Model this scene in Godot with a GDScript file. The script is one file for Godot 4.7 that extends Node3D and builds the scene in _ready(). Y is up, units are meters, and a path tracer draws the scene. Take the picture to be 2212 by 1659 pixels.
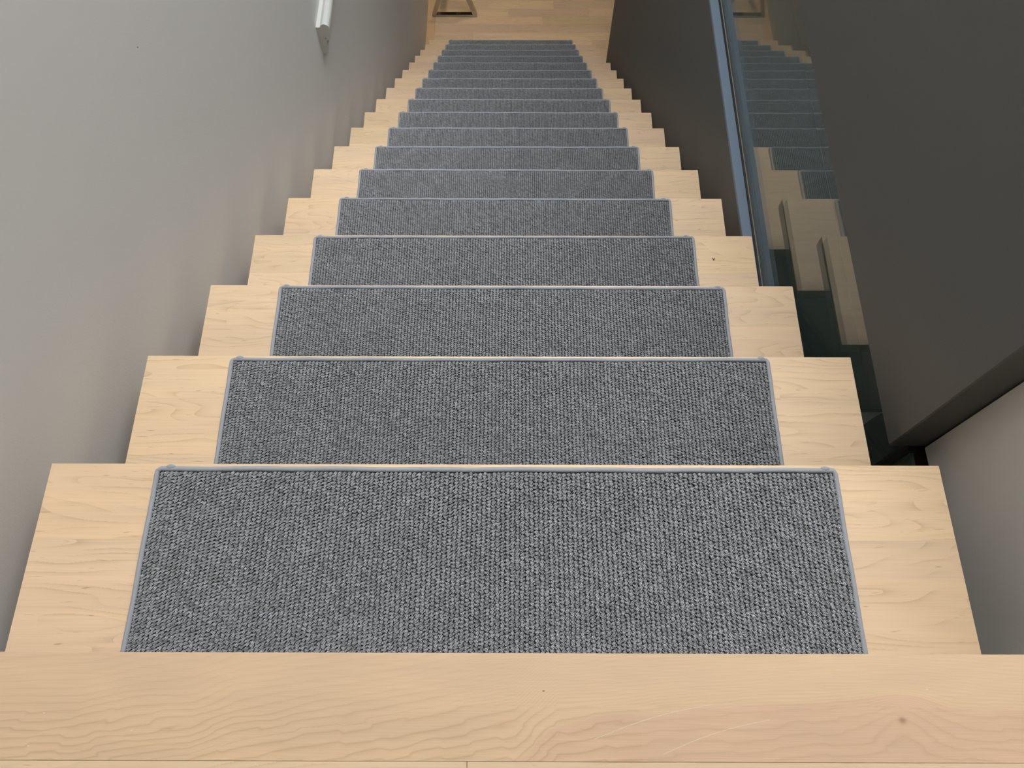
extends Node3D
# A floating maple staircase with a grey mat on every tread, seen from the landing at its top.
# y = 0 is the top of the first tread below the landing, the stair runs towards -z.

const RISE := 0.18
const GOING := 0.23933
const TREADS := 18
const X_LEFT := -0.578        # ends of the treads
const X_RIGHT := 0.5552
const WALL_L := -0.632
const WALL_R := 0.6047        # face of the half wall and of the wall above the glass
const GLASS := 0.635
const SILL := -0.7367
const SOFFIT := -0.213
const FLOOR_Y := -3.24
const LANDING_Y := 0.18
const CEIL := 2.9
const GUARD := 0.46      # top of the low wall beside the stairwell

var rng := RandomNumberGenerator.new()
var mats := {}
var taken := {}


func _ready() -> void:
	rng.seed = 20240611
	setup_view()
	make_materials()
	build_shell()
	build_side_glazing()
	build_landing()
	build_floor()
	build_treads()
	build_mats()
	build_rail()
	build_stand()
	build_downlight(Vector3(0.15, SOFFIT, -4.9))
	build_side_room()
	build_small_things()


# ---------------------------------------------------------------- camera, sky, exposure
func setup_view() -> void:
	var cam := Camera3D.new()
	cam.name = "camera"
	cam.fov = 52.557
	cam.near = 0.02
	cam.far = 60.0
	cam.transform = Transform3D(Basis(
		Vector3(0.999996, -0.000205, -0.002852),
		Vector3(-0.002532, 0.400295, -0.916383),
		Vector3(0.001329, 0.916386, 0.400293)), Vector3(0.01131, 0.95168, 0.30336))
	add_child(cam)
	cam.current = true
	var sky_mat := ProceduralSkyMaterial.new()
	sky_mat.sky_top_color = Color(0.90, 0.90, 0.90)
	sky_mat.sky_horizon_color = Color(0.93, 0.92, 0.90)
	sky_mat.ground_horizon_color = Color(0.55, 0.55, 0.53)
	sky_mat.ground_bottom_color = Color(0.30, 0.30, 0.29)
	sky_mat.sky_curve = 0.2
	sky_mat.sky_energy_multiplier = 2.4
	var sky := Sky.new()
	sky.sky_material = sky_mat
	var env := Environment.new()
	env.background_mode = Environment.BG_SKY
	env.sky = sky
	env.tonemap_mode = Environment.TONE_MAPPER_LINEAR
	env.tonemap_exposure = 1.10
	env.sdfgi_enabled = true
	env.ssao_enabled = true
	env.ssil_enabled = true
	var we := WorldEnvironment.new()
	we.name = "surroundings"
	we.environment = env
	add_child(we)


# ---------------------------------------------------------------- helpers
func numbered(called: String) -> String:
	var k: int = taken.get(called, 0)
	taken[called] = k + 1
	return called if k == 0 else "%s_%03d" % [called, k]


func tag(o: Node3D, label: String, category: String, group := "") -> void:
	o.set_meta("label", label)
	o.set_meta("category", category)
	if group != "":
		o.set_meta("group", group)


func thing(called: String, at: Vector3, label: String, category: String, group := "") -> Node3D:
	var o := Node3D.new()
	o.name = numbered(called)
	o.position = at
	add_child(o, true)
	tag(o, label, category, group)
	return o


func put(called: String, mesh: Mesh, mat: Material, parent: Node = self, at := Vector3.ZERO) -> MeshInstance3D:
	var o := MeshInstance3D.new()
	o.name = numbered(called) if parent == self else called
	o.mesh = mesh
	o.material_override = mat
	o.position = at
	parent.add_child(o, true)
	return o


func struct(called: String, mesh: Mesh, mat: Material, label: String, category: String, at := Vector3.ZERO) -> MeshInstance3D:
	var o := put(called, mesh, mat, self, at)
	o.set_meta("kind", "structure")
	tag(o, label, category)
	return o


func tri(st: SurfaceTool, a: Vector3, b: Vector3, c: Vector3, out: Vector3) -> void:
	# adds a triangle that faces "out" (front faces run clockwise)
	if (c - a).cross(b - a).dot(out) < 0.0:
		var t := b
		b = c
		c = t
	for p in [a, b, c]:
		st.add_vertex(p)


func quad(st: SurfaceTool, a: Vector3, b: Vector3, c: Vector3, d: Vector3, out: Vector3) -> void:
	tri(st, a, b, c, out)
	tri(st, a, c, d, out)


func add_box(st: SurfaceTool, lo: Vector3, hi: Vector3, c := 0.002) -> void:
	# a box with chamfered edges
	var m := (lo + hi) / 2.0
	var h := (hi - lo) / 2.0
	c = minf(c, minf(h.x, minf(h.y, h.z)) * 0.6)
	for axis in 3:
		var u := (axis + 1) % 3
		var v := (axis + 2) % 3
		for s in [-1.0, 1.0]:
			var n := Vector3.ZERO
			n[axis] = s
			var p := []
			for k in [[-1, -1], [1, -1], [1, 1], [-1, 1]]:
				var q := Vector3.ZERO
				q[axis] = s * h[axis]
				q[u] = k[0] * (h[u] - c)
				q[v] = k[1] * (h[v] - c)
				p.append(m + q)
			quad(st, p[0], p[1], p[2], p[3], n)
	if c <= 0.0:
		return
	for axis in 3:
		var u := (axis + 1) % 3
		var v := (axis + 2) % 3
		for su in [-1.0, 1.0]:
			for sv in [-1.0, 1.0]:
				var p := []
				for k in [[-1, 0], [1, 0], [1, 1], [-1, 1]]:
					var q := Vector3.ZERO
					q[axis] = k[0] * (h[axis] - c)
					q[u] = su * (h[u] if k[1] == 0 else h[u] - c)
					q[v] = sv * (h[v] - c if k[1] == 0 else h[v])
					p.append(m + q)
				var n := Vector3.ZERO
				n[u] = su
				n[v] = sv
				quad(st, p[0], p[1], p[2], p[3], n)
	for sx in [-1.0, 1.0]:
		for sy in [-1.0, 1.0]:
			for sz in [-1.0, 1.0]:
				var s := Vector3(sx, sy, sz)
				tri(st, m + s * Vector3(h.x, h.y - c, h.z - c), m + s * Vector3(h.x - c, h.y, h.z - c), m + s * Vector3(h.x - c, h.y - c, h.z), s)


func begin() -> SurfaceTool:
	var st := SurfaceTool.new()
	st.begin(Mesh.PRIMITIVE_TRIANGLES)
	st.set_smooth_group(-1)
	return st


func finish(st: SurfaceTool) -> ArrayMesh:
	st.generate_normals()
	return st.commit()


func box(lo: Vector3, hi: Vector3, c := 0.002) -> ArrayMesh:
	var st := begin()
	add_box(st, lo, hi, c)
	return finish(st)


func board(lo: Vector3, hi: Vector3, c: float, uv_at: Vector2, uv_size: Vector2, tone: Color, flip := false, turned := false) -> ArrayMesh:
	# a chamfered board whose grain runs along x (along z when turned); uv_size is the size in metres of the grain picture
	var raw := box(lo, hi, c)
	var arrays := raw.surface_get_arrays(0)
	var v: PackedVector3Array = arrays[Mesh.ARRAY_VERTEX]
	var uv := PackedVector2Array()
	var col := PackedColorArray()
	for p in v:
		var a := (p.x - lo.x) if not turned else (p.z - lo.z)
		var b := (p.z - lo.z) if not turned else (p.x - lo.x)
		b += hi.y - p.y
		var q := Vector2(a / uv_size.x, b / uv_size.y)
		if flip:
			q.x = (hi.x - lo.x) / uv_size.x - q.x
		uv.append(uv_at + q)
		col.append(tone)
	arrays[Mesh.ARRAY_TEX_UV] = uv
	arrays[Mesh.ARRAY_COLOR] = col
	var m := ArrayMesh.new()
	m.add_surface_from_arrays(Mesh.PRIMITIVE_TRIANGLES, arrays)
	return m


func prism(poly: PackedVector2Array, z0: float, z1: float) -> ArrayMesh:
	# a profile in x, y drawn out along z
	var st := begin()
	var n := poly.size()
	var area := 0.0
	for i in n:
		area += poly[i].cross(poly[(i + 1) % n])
	for i in n:
		var a := poly[i]
		var b := poly[(i + 1) % n]
		var e := (b - a) * signf(area)
		quad(st, Vector3(a.x, a.y, z0), Vector3(b.x, b.y, z0), Vector3(b.x, b.y, z1), Vector3(a.x, a.y, z1), Vector3(e.y, -e.x, 0))
	var idx := Geometry2D.triangulate_polygon(poly)
	for k in range(0, idx.size(), 3):
		for z in [z0, z1]:
			tri(st, Vector3(poly[idx[k]].x, poly[idx[k]].y, z), Vector3(poly[idx[k + 1]].x, poly[idx[k + 1]].y, z), Vector3(poly[idx[k + 2]].x, poly[idx[k + 2]].y, z), Vector3(0, 0, 1.0 if z == maxf(z0, z1) else -1.0))
	return finish(st)


# ---------------------------------------------------------------- materials
func plain(r: float, g: float, b: float, rough: float, metal := 0.0) -> StandardMaterial3D:
	# r, g, b as linear reflectances
	var m := StandardMaterial3D.new()
	m.albedo_color = Color(r, g, b).linear_to_srgb()
	m.roughness = rough
	m.metallic = metal
	return m


func paint(r: float, g: float, b: float, rough: float) -> StandardMaterial3D:
	var m := plain(r, g, b, rough)
	var n := FastNoiseLite.new()
	n.noise_type = FastNoiseLite.TYPE_SIMPLEX
	n.seed = 5
	n.frequency = 0.09
	n.fractal_octaves = 3
	var t := NoiseTexture2D.new()
	t.width = 512
	t.height = 512
	t.seamless = true
	t.as_normal_map = true
	t.bump_strength = 1.2
	t.noise = n
	m.normal_enabled = true
	m.normal_texture = t
	m.normal_scale = 0.25
	m.uv1_triplanar = true
	m.uv1_world_triplanar = true
	m.uv1_scale = Vector3(4, 4, 4)
	return m


func srgb8(c: Color) -> Array:
	var s := c.linear_to_srgb()
	return [int(clampf(s.r, 0, 1) * 255.0 + 0.5), int(clampf(s.g, 0, 1) * 255.0 + 0.5), int(clampf(s.b, 0, 1) * 255.0 + 0.5)]


func wood_material(tex: Texture2D, rough: float) -> StandardMaterial3D:
	var m := StandardMaterial3D.new()
	m.albedo_texture = tex
	m.vertex_color_use_as_albedo = true
	m.roughness = rough
	m.metallic_specular = 0.45
	return m


func maple_picture(seed_value: int, w: int, h: int, lx: float, lz: float) -> ImageTexture:
	# pale maple: long faint growth lines, soft colour drift, short dark mineral flecks
	var bend := FastNoiseLite.new()
	bend.seed = seed_value
	bend.noise_type = FastNoiseLite.TYPE_SIMPLEX_SMOOTH
	bend.frequency = 1.0
	bend.fractal_octaves = 3
	var streak := FastNoiseLite.new()
	streak.seed = seed_value + 7
	streak.noise_type = FastNoiseLite.TYPE_SIMPLEX
	streak.frequency = 1.0
	streak.fractal_octaves = 2
	var fleck := FastNoiseLite.new()
	fleck.seed = seed_value + 13
	fleck.noise_type = FastNoiseLite.TYPE_SIMPLEX
	fleck.frequency = 1.0
	fleck.fractal_octaves = 1
	var data := PackedByteArray()
	data.resize(w * h * 3)
	var at := 0
	for j in h:
		var z := lz * j / h
		for i in w:
			var x := lx * i / w
			var f := z * 62.0 + bend.get_noise_2d(x * 1.3, z * 7.0) * 6.0 + streak.get_noise_2d(x * 5.0, z * 20.0) * 0.35
			var ring := f - floorf(f)
			var line := exp(-ring * 5.0) * clampf(0.55 + streak.get_noise_2d(x * 3.0 + 40.0, z * 60.0) * 1.2, 0.0, 1.0)
			var fine := streak.get_noise_2d(x * 6.0, z * 420.0)
			var drift := bend.get_noise_2d(x * 1.5 + 9.0, z * 14.0 + 3.0)
			var fl := fleck.get_noise_2d(x * 16.0, z * 230.0 + 5.0)
			fl = clampf((fl - 0.92) * 12.0, 0.0, 1.0)
			var k := 1.0 - 0.17 * line + 0.035 * fine + 0.07 * drift - 0.38 * fl
			var warm := 0.5 * line + 0.35 * drift + 0.8 * fl
			data[at] = int(clampf(237.0 * pow(k, 0.5) + 1.0 * warm, 0, 255))
			data[at + 1] = int(clampf(209.0 * pow(k, 0.55) - 3.0 * warm, 0, 255))
			data[at + 2] = int(clampf(174.0 * pow(k, 0.62) - 9.0 * warm, 0, 255))
			at += 3
	var img := Image.create_from_data(w, h, false, Image.FORMAT_RGB8, data)
	return ImageTexture.create_from_image(img)


func landing_picture(w: int, h: int) -> ImageTexture:
	# the wide figure of the landing's front board: growth lines that sweep up to the right, jagged, with a pinkish heart
	var us := [-0.3, 0.0, 0.08, 0.13, 0.19, 0.23, 0.316, 0.42, 0.5, 0.54, 0.60, 0.68, 0.81, 0.9, 1.0, 1.3]
	var hs := [-0.05, 0.0, 0.05, 0.16, 0.22, 0.37, 0.5, 0.68, 0.82, 1.16, 1.24, 1.29, 1.38, 1.35, 1.28, 1.2]
	var bend := FastNoiseLite.new()
	bend.seed = 77
	bend.noise_type = FastNoiseLite.TYPE_SIMPLEX_SMOOTH
	bend.frequency = 1.0
	bend.fractal_octaves = 3
	var jag := FastNoiseLite.new()
	jag.seed = 78
	jag.noise_type = FastNoiseLite.TYPE_SIMPLEX
	jag.frequency = 1.0
	jag.fractal_octaves = 1
	var data := PackedByteArray()
	data.resize(w * h * 3)
	var at := 0
	var knot := Vector2(0.871, 0.62)
	for j in h:
		var v := 1.06 * j / h
		for i in w:
			var u := -0.18 + 1.36 * i / w
			var k := 0
			while k < us.size() - 2 and u > us[k + 1]:
				k += 1
			var t: float = (u - us[k]) / (us[k + 1] - us[k])
			var f: float = v + lerpf(hs[k], hs[k + 1], t)
			var j1 := jag.get_noise_2d(u * 14.0, v * 2.2)
			f += bend.get_noise_2d(u * 5.0, v * 1.6) * 0.05 + clampf(j1 * 5.0, -1, 1) * 0.016 * smoothstep(0.3, 0.75, v)
			var dk := Vector2((u - knot.x) * 9.2, v - knot.y)
			f += 0.22 * exp(-dk.length_squared() * 14.0)
			var step := 0.075 if f < 1.2 else 0.105
			if u > 0.45 and v < 0.5:
				step = 0.034
			var r := f / step
			var ring := r - floorf(r)
			var strength := 0.30 + 0.70 * smoothstep(0.25, 0.75, v)
			if u > 0.62 and v > 0.52:
				strength *= 0.55
			var line := exp(-minf(ring * 6.0, (1.0 - ring) * 16.0)) * strength
			var heart := smoothstep(1.81, 1.84, f) * smoothstep(0.3, 0.5, u)
			var fine := jag.get_noise_2d(u * 12.0, v * 70.0)
			var drift := bend.get_noise_2d(u * 5.0 + 3.0, v * 2.0 + 8.0)
			var kdark := exp(-dk.length_squared() * 900.0) * 0.35
			var q := 1.0 - 0.15 * line + 0.03 * fine + 0.06 * drift - 0.06 * heart - kdark
			var warm := 0.6 * line + 0.3 * drift + 0.6 * heart + kdark
			data[at] = int(clampf(238.0 * pow(q, 0.5) + 2.0 * heart, 0, 255))
			data[at + 1] = int(clampf(207.0 * pow(q, 0.55) - 4.0 * warm, 0, 255))
			data[at + 2] = int(clampf(171.0 * pow(q, 0.62) - 10.0 * warm + 8.0 * heart, 0, 255))
			at += 3
	var img := Image.create_from_data(w, h, false, Image.FORMAT_RGB8, data)
	# dents and two hair scratches
	for s in [[0.527, 0.36], [0.9, 0.33], [0.046, 0.575], [0.038, 0.87], [0.133, 0.73]]:
		var px := int((s[0] + 0.18) / 1.36 * w)
		var py := int(s[1] / 1.06 * h)
		var dark: bool = s[0] == 0.527
		img.fill_rect(Rect2i(px, py, 3, 2), Color8(120, 92, 70) if dark else Color8(246, 232, 206))
	for s in [[0.640, 0.93, 0.744, 0.62], [0.575, 0.80, 0.69, 0.48]]:
		for k in 260:
			var t := k / 259.0
			var px := int((lerpf(s[0], s[2], t) + 0.18) / 1.36 * w)
			var py := int(lerpf(s[1], s[3], t + 0.12 * sin(t * PI)) / 1.06 * h)
			img.set_pixel(px, clampi(py, 0, h - 1), Color8(243, 226, 198))
	return ImageTexture.create_from_image(img)


func make_materials() -> void:
	mats.maple = [wood_material(maple_picture(11, 2048, 512, 1.3, 0.33), 0.42), wood_material(maple_picture(29, 2048, 512, 1.3, 0.33), 0.42)]
	mats.landing = wood_material(landing_picture(2048, 256), 0.36)
	mats.paint = paint(0.70, 0.69, 0.665, 0.62)
	mats.charcoal = paint(0.105, 0.106, 0.102, 0.6)
	mats.ceiling = paint(0.72, 0.72, 0.70, 0.8)
	mats.sill = plain(0.17, 0.235, 0.315, 0.45)
	mats.black = plain(0.012, 0.012, 0.013, 0.5)
	mats.sealant = plain(0.42, 0.37, 0.27, 0.4)
	mats.white = plain(0.64, 0.66, 0.64, 0.4)
	mats.chrome = plain(0.46, 0.45, 0.42, 0.16, 1.0)
	mats.dark_board = plain(0.02, 0.019, 0.02, 0.5)
	mats.steel = plain(0.02, 0.02, 0.022, 0.5)
	var g := StandardMaterial3D.new()
	g.transparency = BaseMaterial3D.TRANSPARENCY_ALPHA
	g.albedo_color = Color(0.75, 0.9, 0.88, 0.06)
	g.roughness = 0.0
	mats.glass = g
	var pile := plain(0.60, 0.625, 0.66, 1.0)
	pile.vertex_color_use_as_albedo = true
	pile.specular_mode = BaseMaterial3D.SPECULAR_DISABLED
	mats.pile = pile
	mats.mat_base = plain(0.10, 0.104, 0.112, 0.95)
	mats.binding = plain(0.36, 0.39, 0.43, 0.85)
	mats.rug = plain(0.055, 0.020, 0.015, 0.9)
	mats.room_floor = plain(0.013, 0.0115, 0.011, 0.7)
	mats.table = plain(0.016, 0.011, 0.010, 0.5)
	mats.pale = plain(0.5, 0.49, 0.46, 0.6)
	mats.brown = plain(0.28, 0.17, 0.08, 0.5)


# ---------------------------------------------------------------- the shell
func build_shell() -> void:
	var zf := -6.6   # far end
	var zn := 3.2    # behind the camera
	var left := struct("wall_left", box(Vector3(WALL_L - 0.16, FLOOR_Y - 0.2, zf), Vector3(WALL_L, CEIL, zn), 0.003), mats.paint, "tall pale grey painted wall along the left side of the stairs", "wall")
	wall_marks(left)
	# half wall under the glass, standing on the lower floor
	struct("wall_right", box(Vector3(WALL_R, FLOOR_Y, -3.605), Vector3(0.648, SILL - 0.012, 1.2), 0.002), mats.charcoal, "dark grey half wall under the blue sill, right of the stairs", "wall")
	# wall over the glass, its end turned to the landing, then the wall set back beside the landing
	struct("wall_upper", box(Vector3(WALL_R, SOFFIT, zf), Vector3(0.70, GUARD, -0.1), 0.002), mats.charcoal, "grey wall above the side glass, ending in an upright corner", "wall")
	struct("wall_landing", box(Vector3(0.66, SOFFIT, -0.098), Vector3(0.755, GUARD, zn), 0.002), mats.paint, "lighter grey set-back wall beside the landing at the right", "wall")
	# upper storey: floor, outer walls, ceiling with a roof light
	struct("floor_upper", box(Vector3(0.756, SOFFIT, zf), Vector3(5.6, LANDING_Y, zn), 0.0), mats.paint, "upper storey floor beyond the wall on the right", "floor")
	struct("wall_far", box(Vector3(WALL_L - 0.16, FLOOR_Y - 0.2, zf - 0.16), Vector3(5.76, CEIL, zf), 0.0), mats.paint, "grey wall at the far end beyond the stair foot", "wall")
	struct("wall_back", box(Vector3(WALL_L - 0.16, FLOOR_Y - 0.2, zn), Vector3(5.76, CEIL, zn + 0.16), 0.0), mats.paint, "grey wall behind the landing", "wall")
	struct("wall_outer", box(Vector3(5.6, FLOOR_Y - 0.2, zf), Vector3(5.76, CEIL, zn), 0.0), mats.paint, "outer grey wall of the upper room", "wall")
	var st := begin()
	var o := Rect2(-0.42, -3.8, 2.5, 3.17)   # the roof light: x, z, width, length
	add_box(st, Vector3(WALL_L - 0.16, CEIL, zf - 0.16), Vector3(o.position.x, CEIL + 0.2, zn + 0.16), 0.0)
	add_box(st, Vector3(o.end.x, CEIL, zf - 0.16), Vector3(5.76, CEIL + 0.2, zn + 0.16), 0.0)
	add_box(st, Vector3(o.position.x, CEIL, zf - 0.16), Vector3(o.end.x, CEIL + 0.2, o.position.y), 0.0)
	add_box(st, Vector3(o.position.x, CEIL, o.end.y), Vector3(o.end.x, CEIL + 0.2, zn + 0.16), 0.0)
	struct("ceiling", finish(st), mats.ceiling, "white ceiling with a long roof light over the stairs", "ceiling")
	# the upper floor closes over the hall beyond the stair foot
	struct("ceiling_hall", box(Vector3(WALL_L, SOFFIT, zf), Vector3(0.6045, LANDING_Y, -4.5), 0.0), mats.ceiling, "ceiling of the lower hall past the stair foot", "ceiling")
	# lower storey: walls of the room behind the glass
	struct("wall_room", box(Vector3(0.70, FLOOR_Y, -3.605), Vector3(5.6, SOFFIT, -3.5), 0.0), mats.paint, "end wall of the dim room behind the glass", "wall")


func wall_marks(wall: Node3D) -> void:
	var hole := CylinderMesh.new()
	hole.top_radius = 0.0013
	hole.bottom_radius = 0.0013
	hole.height = 0.0008
	hole.radial_segments = 10
	var o := put("nail_hole", hole, mats.brown, wall, Vector3(WALL_L + 0.0002, -0.036, -0.7545))
	o.rotation.z = PI / 2.0


func build_side_glazing() -> void:
	var sill := struct("trim_1", box(Vector3(0.6032, SILL - 0.012, -3.607), Vector3(0.6290, SILL, -0.115), 0.001), mats.sill, "flat blue-grey sill capping the half wall under the glass", "sill")
	sill.set_meta("kind", "structure")
	var w := Node3D.new()
	w.name = "window_1"
	add_child(w)
	w.set_meta("kind", "structure")
	tag(w, "long fixed glass pane over the half wall mirroring the stairs", "window")
	put("pane", box(Vector3(GLASS, SILL, -3.6), Vector3(GLASS + 0.006, SOFFIT, -0.108), 0.0), mats.glass, w)
	put("pane", box(Vector3(GLASS, SILL, -0.088), Vector3(GLASS + 0.006, SOFFIT, 0.9), 0.0), mats.glass, w)
	put("gasket", box(Vector3(0.6292, SILL - 0.012, -3.6), Vector3(0.6338, SILL + 0.002, -0.11), 0.0005), mats.black, w)
	put("sealant_bead", box(Vector3(0.6340, SILL - 0.012, -3.6), Vector3(0.6352, SILL + 0.0045, -0.11), 0.0003), mats.sealant, w)
	put("post", box(Vector3(0.636, SILL, -0.106), Vector3(0.648, SOFFIT - 0.004, -0.090), 0.001), mats.black, w)
	put("post_cap", box(Vector3(0.6355, SOFFIT - 0.0038, -0.1066), Vector3(0.6485, SOFFIT - 0.0005, -0.1042), 0.0004), mats.white, w)


func build_landing() -> void:
	var f := Node3D.new()
	f.name = "floor_landing"
	add_child(f)
	f.set_meta("kind", "structure")
	tag(f, "pale maple landing at the top of the stairs, lines of grain sweeping across", "landing")
	# the front board carries the big figure; the picture spans x = -0.636 .. 0.656
	var front := board(Vector3(WALL_L, LANDING_Y - 0.045, 0.2425), Vector3(0.66, LANDING_Y, 0.3345), 0.0004, Vector2(0, 0.0), Vector2(1.292, 0.0975), Color(0.88, 0.88, 0.88))
	put("nosing_board", front, mats.landing, f)
	var z := 0.3347
	var n := 0
	while z < 1.1:
		var cut := rng.randf_range(-0.3, 0.35)
		for piece in [[WALL_L, cut], [cut + 0.0004, 0.66]]:
			var tone := Color(1, 1, 1) * rng.randf_range(0.88, 0.97)
			put("board", board(Vector3(piece[0], LANDING_Y - 0.045, z), Vector3(piece[1], LANDING_Y, z + 0.0924), 0.0003, Vector2(0.05 * rng.randf(), rng.randf() * 0.7), Vector2(1.3, 0.33), tone), mats.maple[n % 2], f)
		z += 0.0926
		n += 1
	put("slab", box(Vector3(WALL_L, SOFFIT, 0.30), Vector3(0.66, LANDING_Y - 0.0455, 3.2), 0.0), mats.paint, f)
	put("back_boards", board(Vector3(WALL_L, LANDING_Y - 0.045, z), Vector3(0.66, LANDING_Y, 3.2), 0.0008, Vector2(0, 0), Vector2(1.3, 0.33), Color(0.98, 0.98, 0.98)), mats.maple[0], f)


func build_floor() -> void:
	var f := struct("floor", box(Vector3(WALL_L - 0.16, FLOOR_Y - 0.2, -6.6), Vector3(5.6, FLOOR_Y - 0.016, 3.2), 0.0), mats.brown, "maple strip floor at the foot of the stairs", "floor")
	# a border board along the left wall, then boards across the hall
	var z0 := -6.58
	var k := 0
	while z0 < -4.05:
		var z1 := minf(z0 + 1.2, -4.05)
		put("border_board", board(Vector3(WALL_L + 0.001, FLOOR_Y - 0.016, z0), Vector3(WALL_L + 0.062, FLOOR_Y, z1 - 0.0004), 0.0006, Vector2(rng.randf() * 0.05, rng.randf()), Vector2(1.3, 0.33), Color(0.80, 0.72, 0.60), false, true), mats.maple[k % 2], f)
		z0 = z1
		k += 1
	var z := -6.58
	while z < -3.7:
		var x := WALL_L + 0.0625
		var end := 3.2
		var first := rng.randf_range(0.25, 1.0)
		while x < end - 0.05:
			var l := minf(first, end - x)
			first = rng.randf_range(0.45, 1.15)
			var t := rng.randf_range(0.86, 1.04)
			put("board", board(Vector3(x, FLOOR_Y - 0.016, z), Vector3(x + l - 0.0005, FLOOR_Y, z + 0.0795), 0.0006, Vector2(rng.randf() * 0.1, rng.randf()), Vector2(1.3, 0.33), Color(t, t * rng.randf_range(0.955, 1.0), t * rng.randf_range(0.9, 1.0))), mats.maple[rng.randi() % 2], f)
			x += l
		z += 0.08
	put("under_stair_boards", board(Vector3(WALL_L + 0.001, FLOOR_Y - 0.016, z), Vector3(WALL_R, FLOOR_Y, 3.2), 0.0006, Vector2.ZERO, Vector2(1.3, 0.33), Color(0.95, 0.93, 0.9)), mats.maple[0], f)


# ---------------------------------------------------------------- the stairs
const ORDER := ["first", "second", "third", "fourth", "fifth", "sixth", "seventh", "eighth", "ninth", "tenth", "eleventh", "twelfth", "thirteenth", "fourteenth", "fifteenth", "sixteenth", "seventeenth", "last and lowest"]


func build_treads() -> void:
	var depth := 0.276
	for n in TREADS:
		var at := Vector3(0, -RISE * n, -GOING * n)
		var which: String = ORDER[n]
		var t := thing("stair_tread", at, "pale maple stair tread, %s below the landing, bare beside its mat" % which, "stair tread", "maple stair treads")
		# boards glued side by side: widths differ from tread to tread
		var cuts := [0.0]
		var z := 0.0
		while true:
			z += rng.randf_range(0.062, 0.105)
			if z > depth - 0.03:
				break
			cuts.append(z)
		if n == 0:
			cuts = [0.0, 0.097, 0.141]
		elif n == 1:
			cuts = [0.0, 0.074, 0.172]
		elif n == 2:
			cuts = [0.0, 0.088, 0.178, 0.222]
		elif n == 3:
			cuts = [0.0, 0.10, 0.205]
		cuts.append(depth)
		for k in cuts.size() - 1:
			var a: float = cuts[k]
			var b: float = cuts[k + 1]
			var join := rng.randf_range(-0.3, 0.3)
			for side in 2:
				var x0 := X_LEFT if side == 0 else join
				var x1 := join if side == 0 else X_RIGHT
				var tone := rng.randf_range(0.93, 1.04)
				var col := Color(tone, tone * rng.randf_range(0.975, 1.0), tone * rng.randf_range(0.93, 1.0))
				var m := board(Vector3(x0, -0.0355, a), Vector3(x1, 0, b), 0.0003 if k == 0 else 0.00012, Vector2(rng.randf() * 0.4, rng.randf()), Vector2(1.3, 0.33), col, rng.randf() < 0.5)
				put("board", m, mats.maple[rng.randi() % 2], t)
	# the beam that carries the treads, out of sight beneath them
	var beam := thing("stair_beam", Vector3(0, FLOOR_Y, 0), "dark steel beam hidden beneath the middle of the wooden treads", "beam")
	# a broad folded plate that rises with the stairs just clear of the treads
	var poly := PackedVector2Array()
	for q in [[0.04, -0.222], [-3.97, -3.2366], [-3.974, FLOOR_Y], [-3.85, FLOOR_Y], [0.04, -0.30]]:
		poly.append(Vector2(q[0], q[1] - FLOOR_Y))
	var plate := put("plate", prism(poly, -0.560, 0.548), mats.steel, beam)
	plate.rotation.y = -PI / 2.0
	for n in TREADS:
		var top := -RISE * n - 0.0356 - FLOOR_Y
		put("bracket", box(Vector3(-0.09, maxf(top - 0.16, 0.0), -GOING * n + 0.10), Vector3(0.09, top, -GOING * n + 0.20), 0.002), mats.steel, beam)


func add_dome(st: SurfaceTool, at: Vector3, turn: float, size: Vector3, seg: int, lean: float) -> void:
	# a small rounded tuft standing on the mat's backing
	var rings := [[0.96, 0.0], [0.97, 0.55], [0.66, 0.88]]
	var pts := []
	var b := Basis(Vector3.UP, turn)
	for r in rings:
		var row := []
		for k in seg:
			var a := TAU * k / seg
			row.append(at + b * (Vector3(cos(a) * r[0] * 0.5, r[1], sin(a) * r[0] * 0.5) * size) + Vector3(0, 0, lean * r[1]))
		pts.append(row)
	var top := at + Vector3(0, size.y, lean)
	for k in seg:
		var j := (k + 1) % seg
		for i in 2:
			var out: Vector3 = (pts[i][k] + pts[i + 1][j]) / 2.0 - at
			quad(st, pts[i][k], pts[i][j], pts[i + 1][j], pts[i + 1][k], Vector3(out.x, 0.0004, out.z))
		tri(st, pts[2][k], pts[2][j], top, Vector3.UP)


func loop_mesh() -> ArrayMesh:
	# one stitch of the pile: two slanted strands side by side and the small nub between the columns (millimetres)
	var st := SurfaceTool.new()
	st.begin(Mesh.PRIMITIVE_TRIANGLES)
	st.set_smooth_group(0)
	var n := Vector3(sin(0.62), 0, cos(0.62)) * 0.72
	add_dome(st, n, 0.62, Vector3(4.6, 4.3, 1.9), 8, 2.4)
	add_dome(st, -n, 0.62, Vector3(4.4, 4.6, 1.9), 8, 2.4)
	add_dome(st, Vector3(2.95, 0, 2.1), 0.9, Vector3(2.0, 3.8, 2.1), 6, 2.2)
	st.generate_normals()
	st.index()
	return st.commit()


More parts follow.
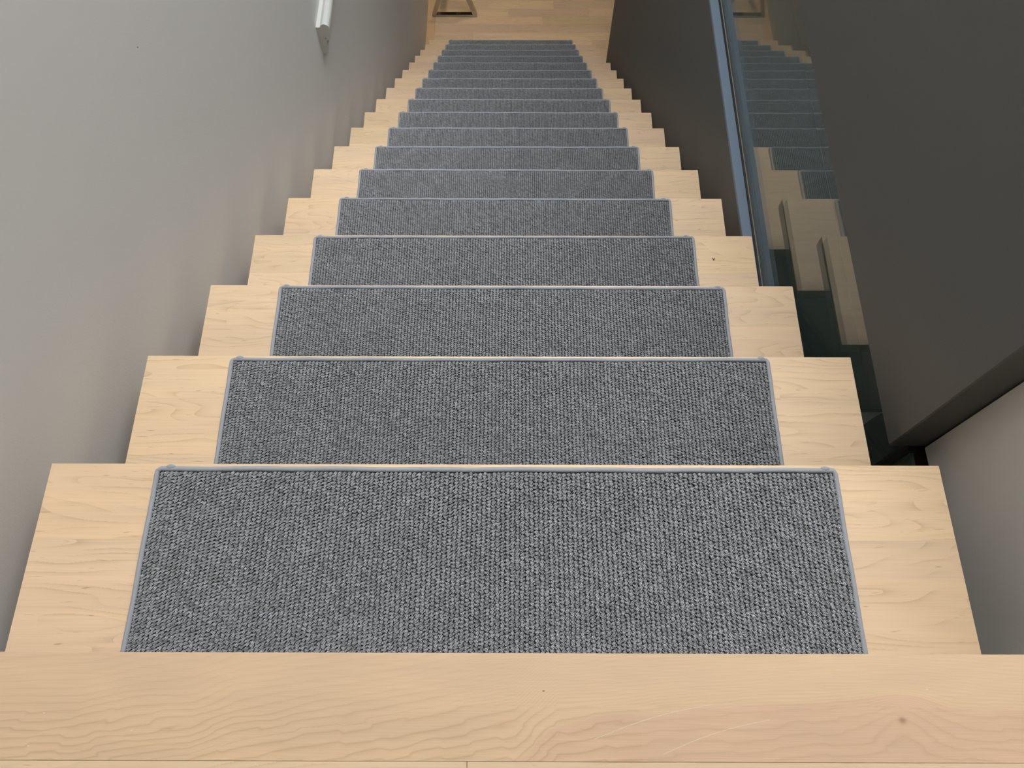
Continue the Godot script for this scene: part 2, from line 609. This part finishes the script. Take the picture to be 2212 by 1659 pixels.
func pile_field(w: float, d: float, mesh: Mesh) -> MultiMesh:
	var cols := int(w / 0.0059)
	var rows := int(d / 0.0043)
	var mm := MultiMesh.new()
	mm.transform_format = MultiMesh.TRANSFORM_3D
	mm.use_colors = true
	mm.mesh = mesh
	mm.instance_count = cols * rows
	var k := 0
	var drift := FastNoiseLite.new()
	drift.seed = rng.randi()
	drift.frequency = 9.0
	for c in cols:
		var slip := rng.randf_range(-0.5, 0.5) * 0.0035
		for r in rows:
			var x := -w / 2.0 + (c + 0.5) * w / cols + rng.randf_range(-0.0003, 0.0003)
			var z := (r + 0.5) * d / rows + slip + rng.randf_range(-0.0004, 0.0004)
			z = clampf(z + drift.get_noise_2d(x, z) * 0.002 - 0.001, 0.0012, d - 0.004)
			x += drift.get_noise_2d(x + 5.0, z) * 0.0008
			var b := Basis(Vector3.UP, rng.randf_range(-0.3, 0.3)).scaled_local(Vector3(1, rng.randf_range(0.88, 1.1), 1) * rng.randf_range(0.00104, 0.00118))
			mm.set_instance_transform(k, Transform3D(b, Vector3(x, 0.0018, z)))
			var t := rng.randf_range(0.78, 1.16)
			mm.set_instance_color(k, Color(t, t, t))
			k += 1
	return mm


func binding_mesh(w: float, d: float) -> ArrayMesh:
	# the smooth sewn edge: a half-round band round the four sides, its corners slightly rounded, the front a little bowed
	var path := []
	var rad := 0.007
	for corner in [[1, 0], [1, 1], [-1, 1], [-1, 0]]:
		var cx: float = corner[0] * (w / 2.0 - rad)
		var cz: float = rad if corner[1] == 0 else d - rad
		var a0: float = {[1, 0]: -90.0, [1, 1]: 0.0, [-1, 1]: 90.0, [-1, 0]: 180.0}[corner]
		for s in 5:
			var a := deg_to_rad(a0 + 90.0 * s / 4.0)
			path.append(Vector3(cx + cos(a) * rad, 0, cz + sin(a) * rad))
	var full := []
	for i in path.size():
		var a: Vector3 = path[i]
		var b: Vector3 = path[(i + 1) % path.size()]
		full.append(a)
		var parts := int((b - a).length() / 0.03)
		for s in range(1, parts):
			full.append(a.lerp(b, float(s) / parts))
	var st := SurfaceTool.new()
	st.begin(Mesh.PRIMITIVE_TRIANGLES)
	st.set_smooth_group(0)
	var n := full.size()
	var prof := [[0.0, 0.0], [0.0002, 0.003], [-0.0012, 0.0056], [-0.0035, 0.0064], [-0.0058, 0.0054], [-0.0064, 0.003]]
	var rows := []
	for i in n:
		var t: Vector3 = (full[(i + 1) % n] - full[(i + n - 1) % n]).normalized()
		var out := Vector3(t.z, 0, -t.x)
		var row := []
		var wob := 0.0004 * sin(i * 1.7) + 0.0003 * sin(i * 0.6)
		for p in prof:
			row.append(full[i] + out * (p[0] + wob) + Vector3(0, p[1], 0))
		rows.append(row)
	for i in n:
		var j := (i + 1) % n
		var mid: Vector3 = full[i] + (full[i] - Vector3(0, 0, d / 2.0)).normalized() * -0.003
		for k in prof.size() - 1:
			var a: Vector3 = rows[i][k]
			var c: Vector3 = rows[j][k + 1]
			quad(st, a, rows[j][k], c, rows[i][k + 1], (a + c) / 2.0 - mid - Vector3(0, 0.002, 0))
	st.generate_normals()
	st.index()
	return st.commit()


func build_mats() -> void:
	var w := 0.8645
	var d := 0.262
	var loop := loop_mesh()
	var fields := []
	for k in 3:
		fields.append(pile_field(w - 0.013, d - 0.013, loop))
	var bind := binding_mesh(w, d)
	var base := box(Vector3(-w / 2.0 + 0.003, 0.0002, 0.003), Vector3(w / 2.0 - 0.003, 0.0020, d - 0.003), 0.0005)
	var tuft := SphereMesh.new()
	tuft.radius = 0.0042
	tuft.height = 0.006
	tuft.radial_segments = 10
	tuft.rings = 5
	for n in TREADS:
		var which: String = ORDER[n]
		var off := Vector3(rng.randf_range(-0.0012, 0.0012), 0.0003, rng.randf_range(0.0025, 0.0045))
		if n == 0:
			off = Vector3(0.0, 0.0003, 0.0048)
		var m := thing("stair_mat", Vector3(-0.00975, -RISE * n, -GOING * n) + off, "grey looped carpet mat with bound edge on the %s tread down" % which, "mat", "grey mats on the stair treads")
		m.rotation.y = rng.randf_range(-0.002, 0.002)
		put("backing", base, mats.mat_base, m)
		var pile := MultiMeshInstance3D.new()
		pile.name = "loop_pile"
		pile.multimesh = fields[n % 3]
		pile.material_override = mats.pile
		pile.position = Vector3(0, 0, 0.0065)
		m.add_child(pile, true)
		pile.set_meta("kind", "stuff")
		put("binding", bind, mats.binding, m)
		for s in [-1.0, 1.0]:
			var t := put("corner_fold", tuft, mats.binding, m, Vector3(s * (w / 2.0 - 0.012 - 0.008 * rng.randf()), 0.0048, 0.0012))
			t.scale = Vector3(1.5, 0.9, 0.8)


# ---------------------------------------------------------------- rail, stand, side room, small things
func build_rail() -> void:
	var r := thing("handrail", Vector3(WALL_L, -0.898, -1.7655), "white moulded wooden rail fixed level along the grey left wall", "handrail")
	var mm := PackedVector2Array()
	for p in [[0, 0], [12, 0], [14.5, 2.5], [17, 7], [22.6, 11.4], [29.7, 12.4], [36.6, 9.5], [41.5, 4.5], [43.5, -2], [43, -12], [41, -24], [39.5, -36], [37.6, -45], [34, -50], [29, -51], [25, -53], [23, -58], [23.5, -64], [26, -70], [26, -76], [23, -88], [19, -98], [15, -108], [0, -108]]:
		mm.append(Vector2(p[0], p[1]) / 1000.0)
	put("moulding", prism(mm, 0.0, -4.6), mats.white, r)
	var cyl := CylinderMesh.new()
	cyl.top_radius = 0.003
	cyl.bottom_radius = 0.003
	cyl.height = 0.0016
	cyl.radial_segments = 12
	var s := put("screw_head", cyl, mats.chrome, r, Vector3(0.0225, -0.044, 0.0006))
	s.rotation.x = PI / 2.0


func bar(st: SurfaceTool, a: Vector2, b: Vector2, t: float, z0: float, z1: float) -> void:
	# a flat bar from a to b in the plane x, y, t wide in that plane
	var dir := (b - a).normalized()
	var n := Vector2(-dir.y, dir.x) * t / 2.0
	var p := [a + n, b + n, b - n, a - n]
	for k in 4:
		var u: Vector2 = p[k]
		var v: Vector2 = p[(k + 1) % 4]
		var o: Vector2 = (u + v) / 2.0 - (a + b) / 2.0
		quad(st, Vector3(u.x, u.y, z0), Vector3(v.x, v.y, z0), Vector3(v.x, v.y, z1), Vector3(u.x, u.y, z1), Vector3(o.x, o.y, 0))
	for z in [z0, z1]:
		quad(st, Vector3(p[0].x, p[0].y, z), Vector3(p[1].x, p[1].y, z), Vector3(p[2].x, p[2].y, z), Vector3(p[3].x, p[3].y, z), Vector3(0, 0, 1.0 if z > z0 else -1.0))


func build_stand() -> void:
	var o := thing("metal_stand", Vector3(-0.427, FLOOR_Y, -4.49), "shiny metal stand with converging legs on the wooden floor past the stair foot", "stand")
	var h := 0.40
	for z in [0.0, -0.75]:
		var st := begin()
		add_box(st, Vector3(-0.166, 0.0, z - 0.034), Vector3(0.166, 0.020, z), 0.0015)
		put("foot_bar", finish(st), mats.chrome, o)
		for s in [-1.0, 1.0]:
			st = begin()
			bar(st, Vector2(s * 0.151, 0.016), Vector2(s * 0.03, h - 0.02), 0.029, z - 0.033, z - 0.001)
			put("leg", finish(st), mats.chrome, o)
		st = begin()
		add_box(st, Vector3(-0.09, h - 0.02, z - 0.034), Vector3(0.09, h, z), 0.0015)
		put("top_bar", finish(st), mats.chrome, o)
	put("spreader", box(Vector3(-0.02, h - 0.02, -0.76), Vector3(0.02, h - 0.001, -0.03), 0.002), mats.chrome, o)
	put("seat_board", box(Vector3(-0.16, h, -0.80), Vector3(0.16, h + 0.03, -0.40), 0.003), mats.dark_board, o)


func build_downlight(at: Vector3) -> void:
	var o := thing("downlight", at, "round recessed ceiling lamp over the lower hall floor", "lamp")
	var rim := TorusMesh.new()
	rim.inner_radius = 0.05
	rim.outer_radius = 0.066
	put("rim", rim, mats.white, o, Vector3(0, -0.004, 0))
	var disc := CylinderMesh.new()
	disc.top_radius = 0.05
	disc.bottom_radius = 0.05
	disc.height = 0.006
	var glow := plain(0.8, 0.75, 0.65, 0.6)
	glow.emission_enabled = true
	glow.emission = Color(1.0, 0.86, 0.68)
	glow.emission_energy_multiplier = 6.0
	put("diffuser", disc, glow, o, Vector3(0, -0.004, 0))
	var l := SpotLight3D.new()
	l.name = "lamp_light"
	l.light_color = Color(1.0, 0.91, 0.80)
	l.light_energy = 1.2
	l.light_size = 0.05
	l.spot_range = 12.0
	l.spot_attenuation = 2.0
	l.spot_angle = 42.0
	l.shadow_enabled = true
	l.rotation.x = -PI / 2.0
	l.position.y = -0.02
	o.add_child(l)


func build_side_room() -> void:
	# the dim room seen through the glass
	var fy := -1.62
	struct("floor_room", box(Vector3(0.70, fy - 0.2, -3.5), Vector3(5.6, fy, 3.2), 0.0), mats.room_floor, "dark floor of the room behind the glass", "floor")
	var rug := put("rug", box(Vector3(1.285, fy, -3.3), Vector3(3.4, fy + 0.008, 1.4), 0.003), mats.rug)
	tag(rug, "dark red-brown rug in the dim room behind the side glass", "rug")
	var t := thing("round_table", Vector3(1.142, fy, -0.075), "round dark table top glimpsed through the glass under the grey wall", "table")
	var top := CylinderMesh.new()
	top.top_radius = 0.4
	top.bottom_radius = 0.39
	top.height = 0.03
	top.radial_segments = 64
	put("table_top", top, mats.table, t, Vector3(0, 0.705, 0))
	var leg := CylinderMesh.new()
	leg.top_radius = 0.04
	leg.bottom_radius = 0.05
	leg.height = 0.66
	put("pedestal", leg, mats.table, t, Vector3(0, 0.36, 0))
	var foot := CylinderMesh.new()
	foot.top_radius = 0.11
	foot.bottom_radius = 0.13
	foot.height = 0.03
	put("foot", foot, mats.table, t, Vector3(0, 0.015, 0))
	var c := thing("low_divider", Vector3(1.07, fy, -0.51), "low pale grey divider with black edge beyond the round table behind the glass", "divider")
	put("panel", box(Vector3(-0.32, 0.0, -0.028), Vector3(0.214, 0.45, 0.032), 0.003), mats.pale, c)
	put("edge_strip", box(Vector3(-0.32, 0.0, -0.052), Vector3(0.214, 0.462, -0.0285), 0.002), mats.black, c)


func build_small_things() -> void:
	# a crumb on the fourth tread
	var st := begin()
	for s in [-1.0, 1.0]:
		bar(st, Vector2(0, 0), Vector2(s * 0.0026, 0.0052), 0.0016, 0.0, 0.0012)
	var c := put("crumb", finish(st), mats.black, self, Vector3(0.462, -0.54 + 0.0001, -0.653))
	c.rotation.x = -PI / 2.0
	tag(c, "tiny black v-shaped crumb on the bare right end of a stair tread", "crumb")
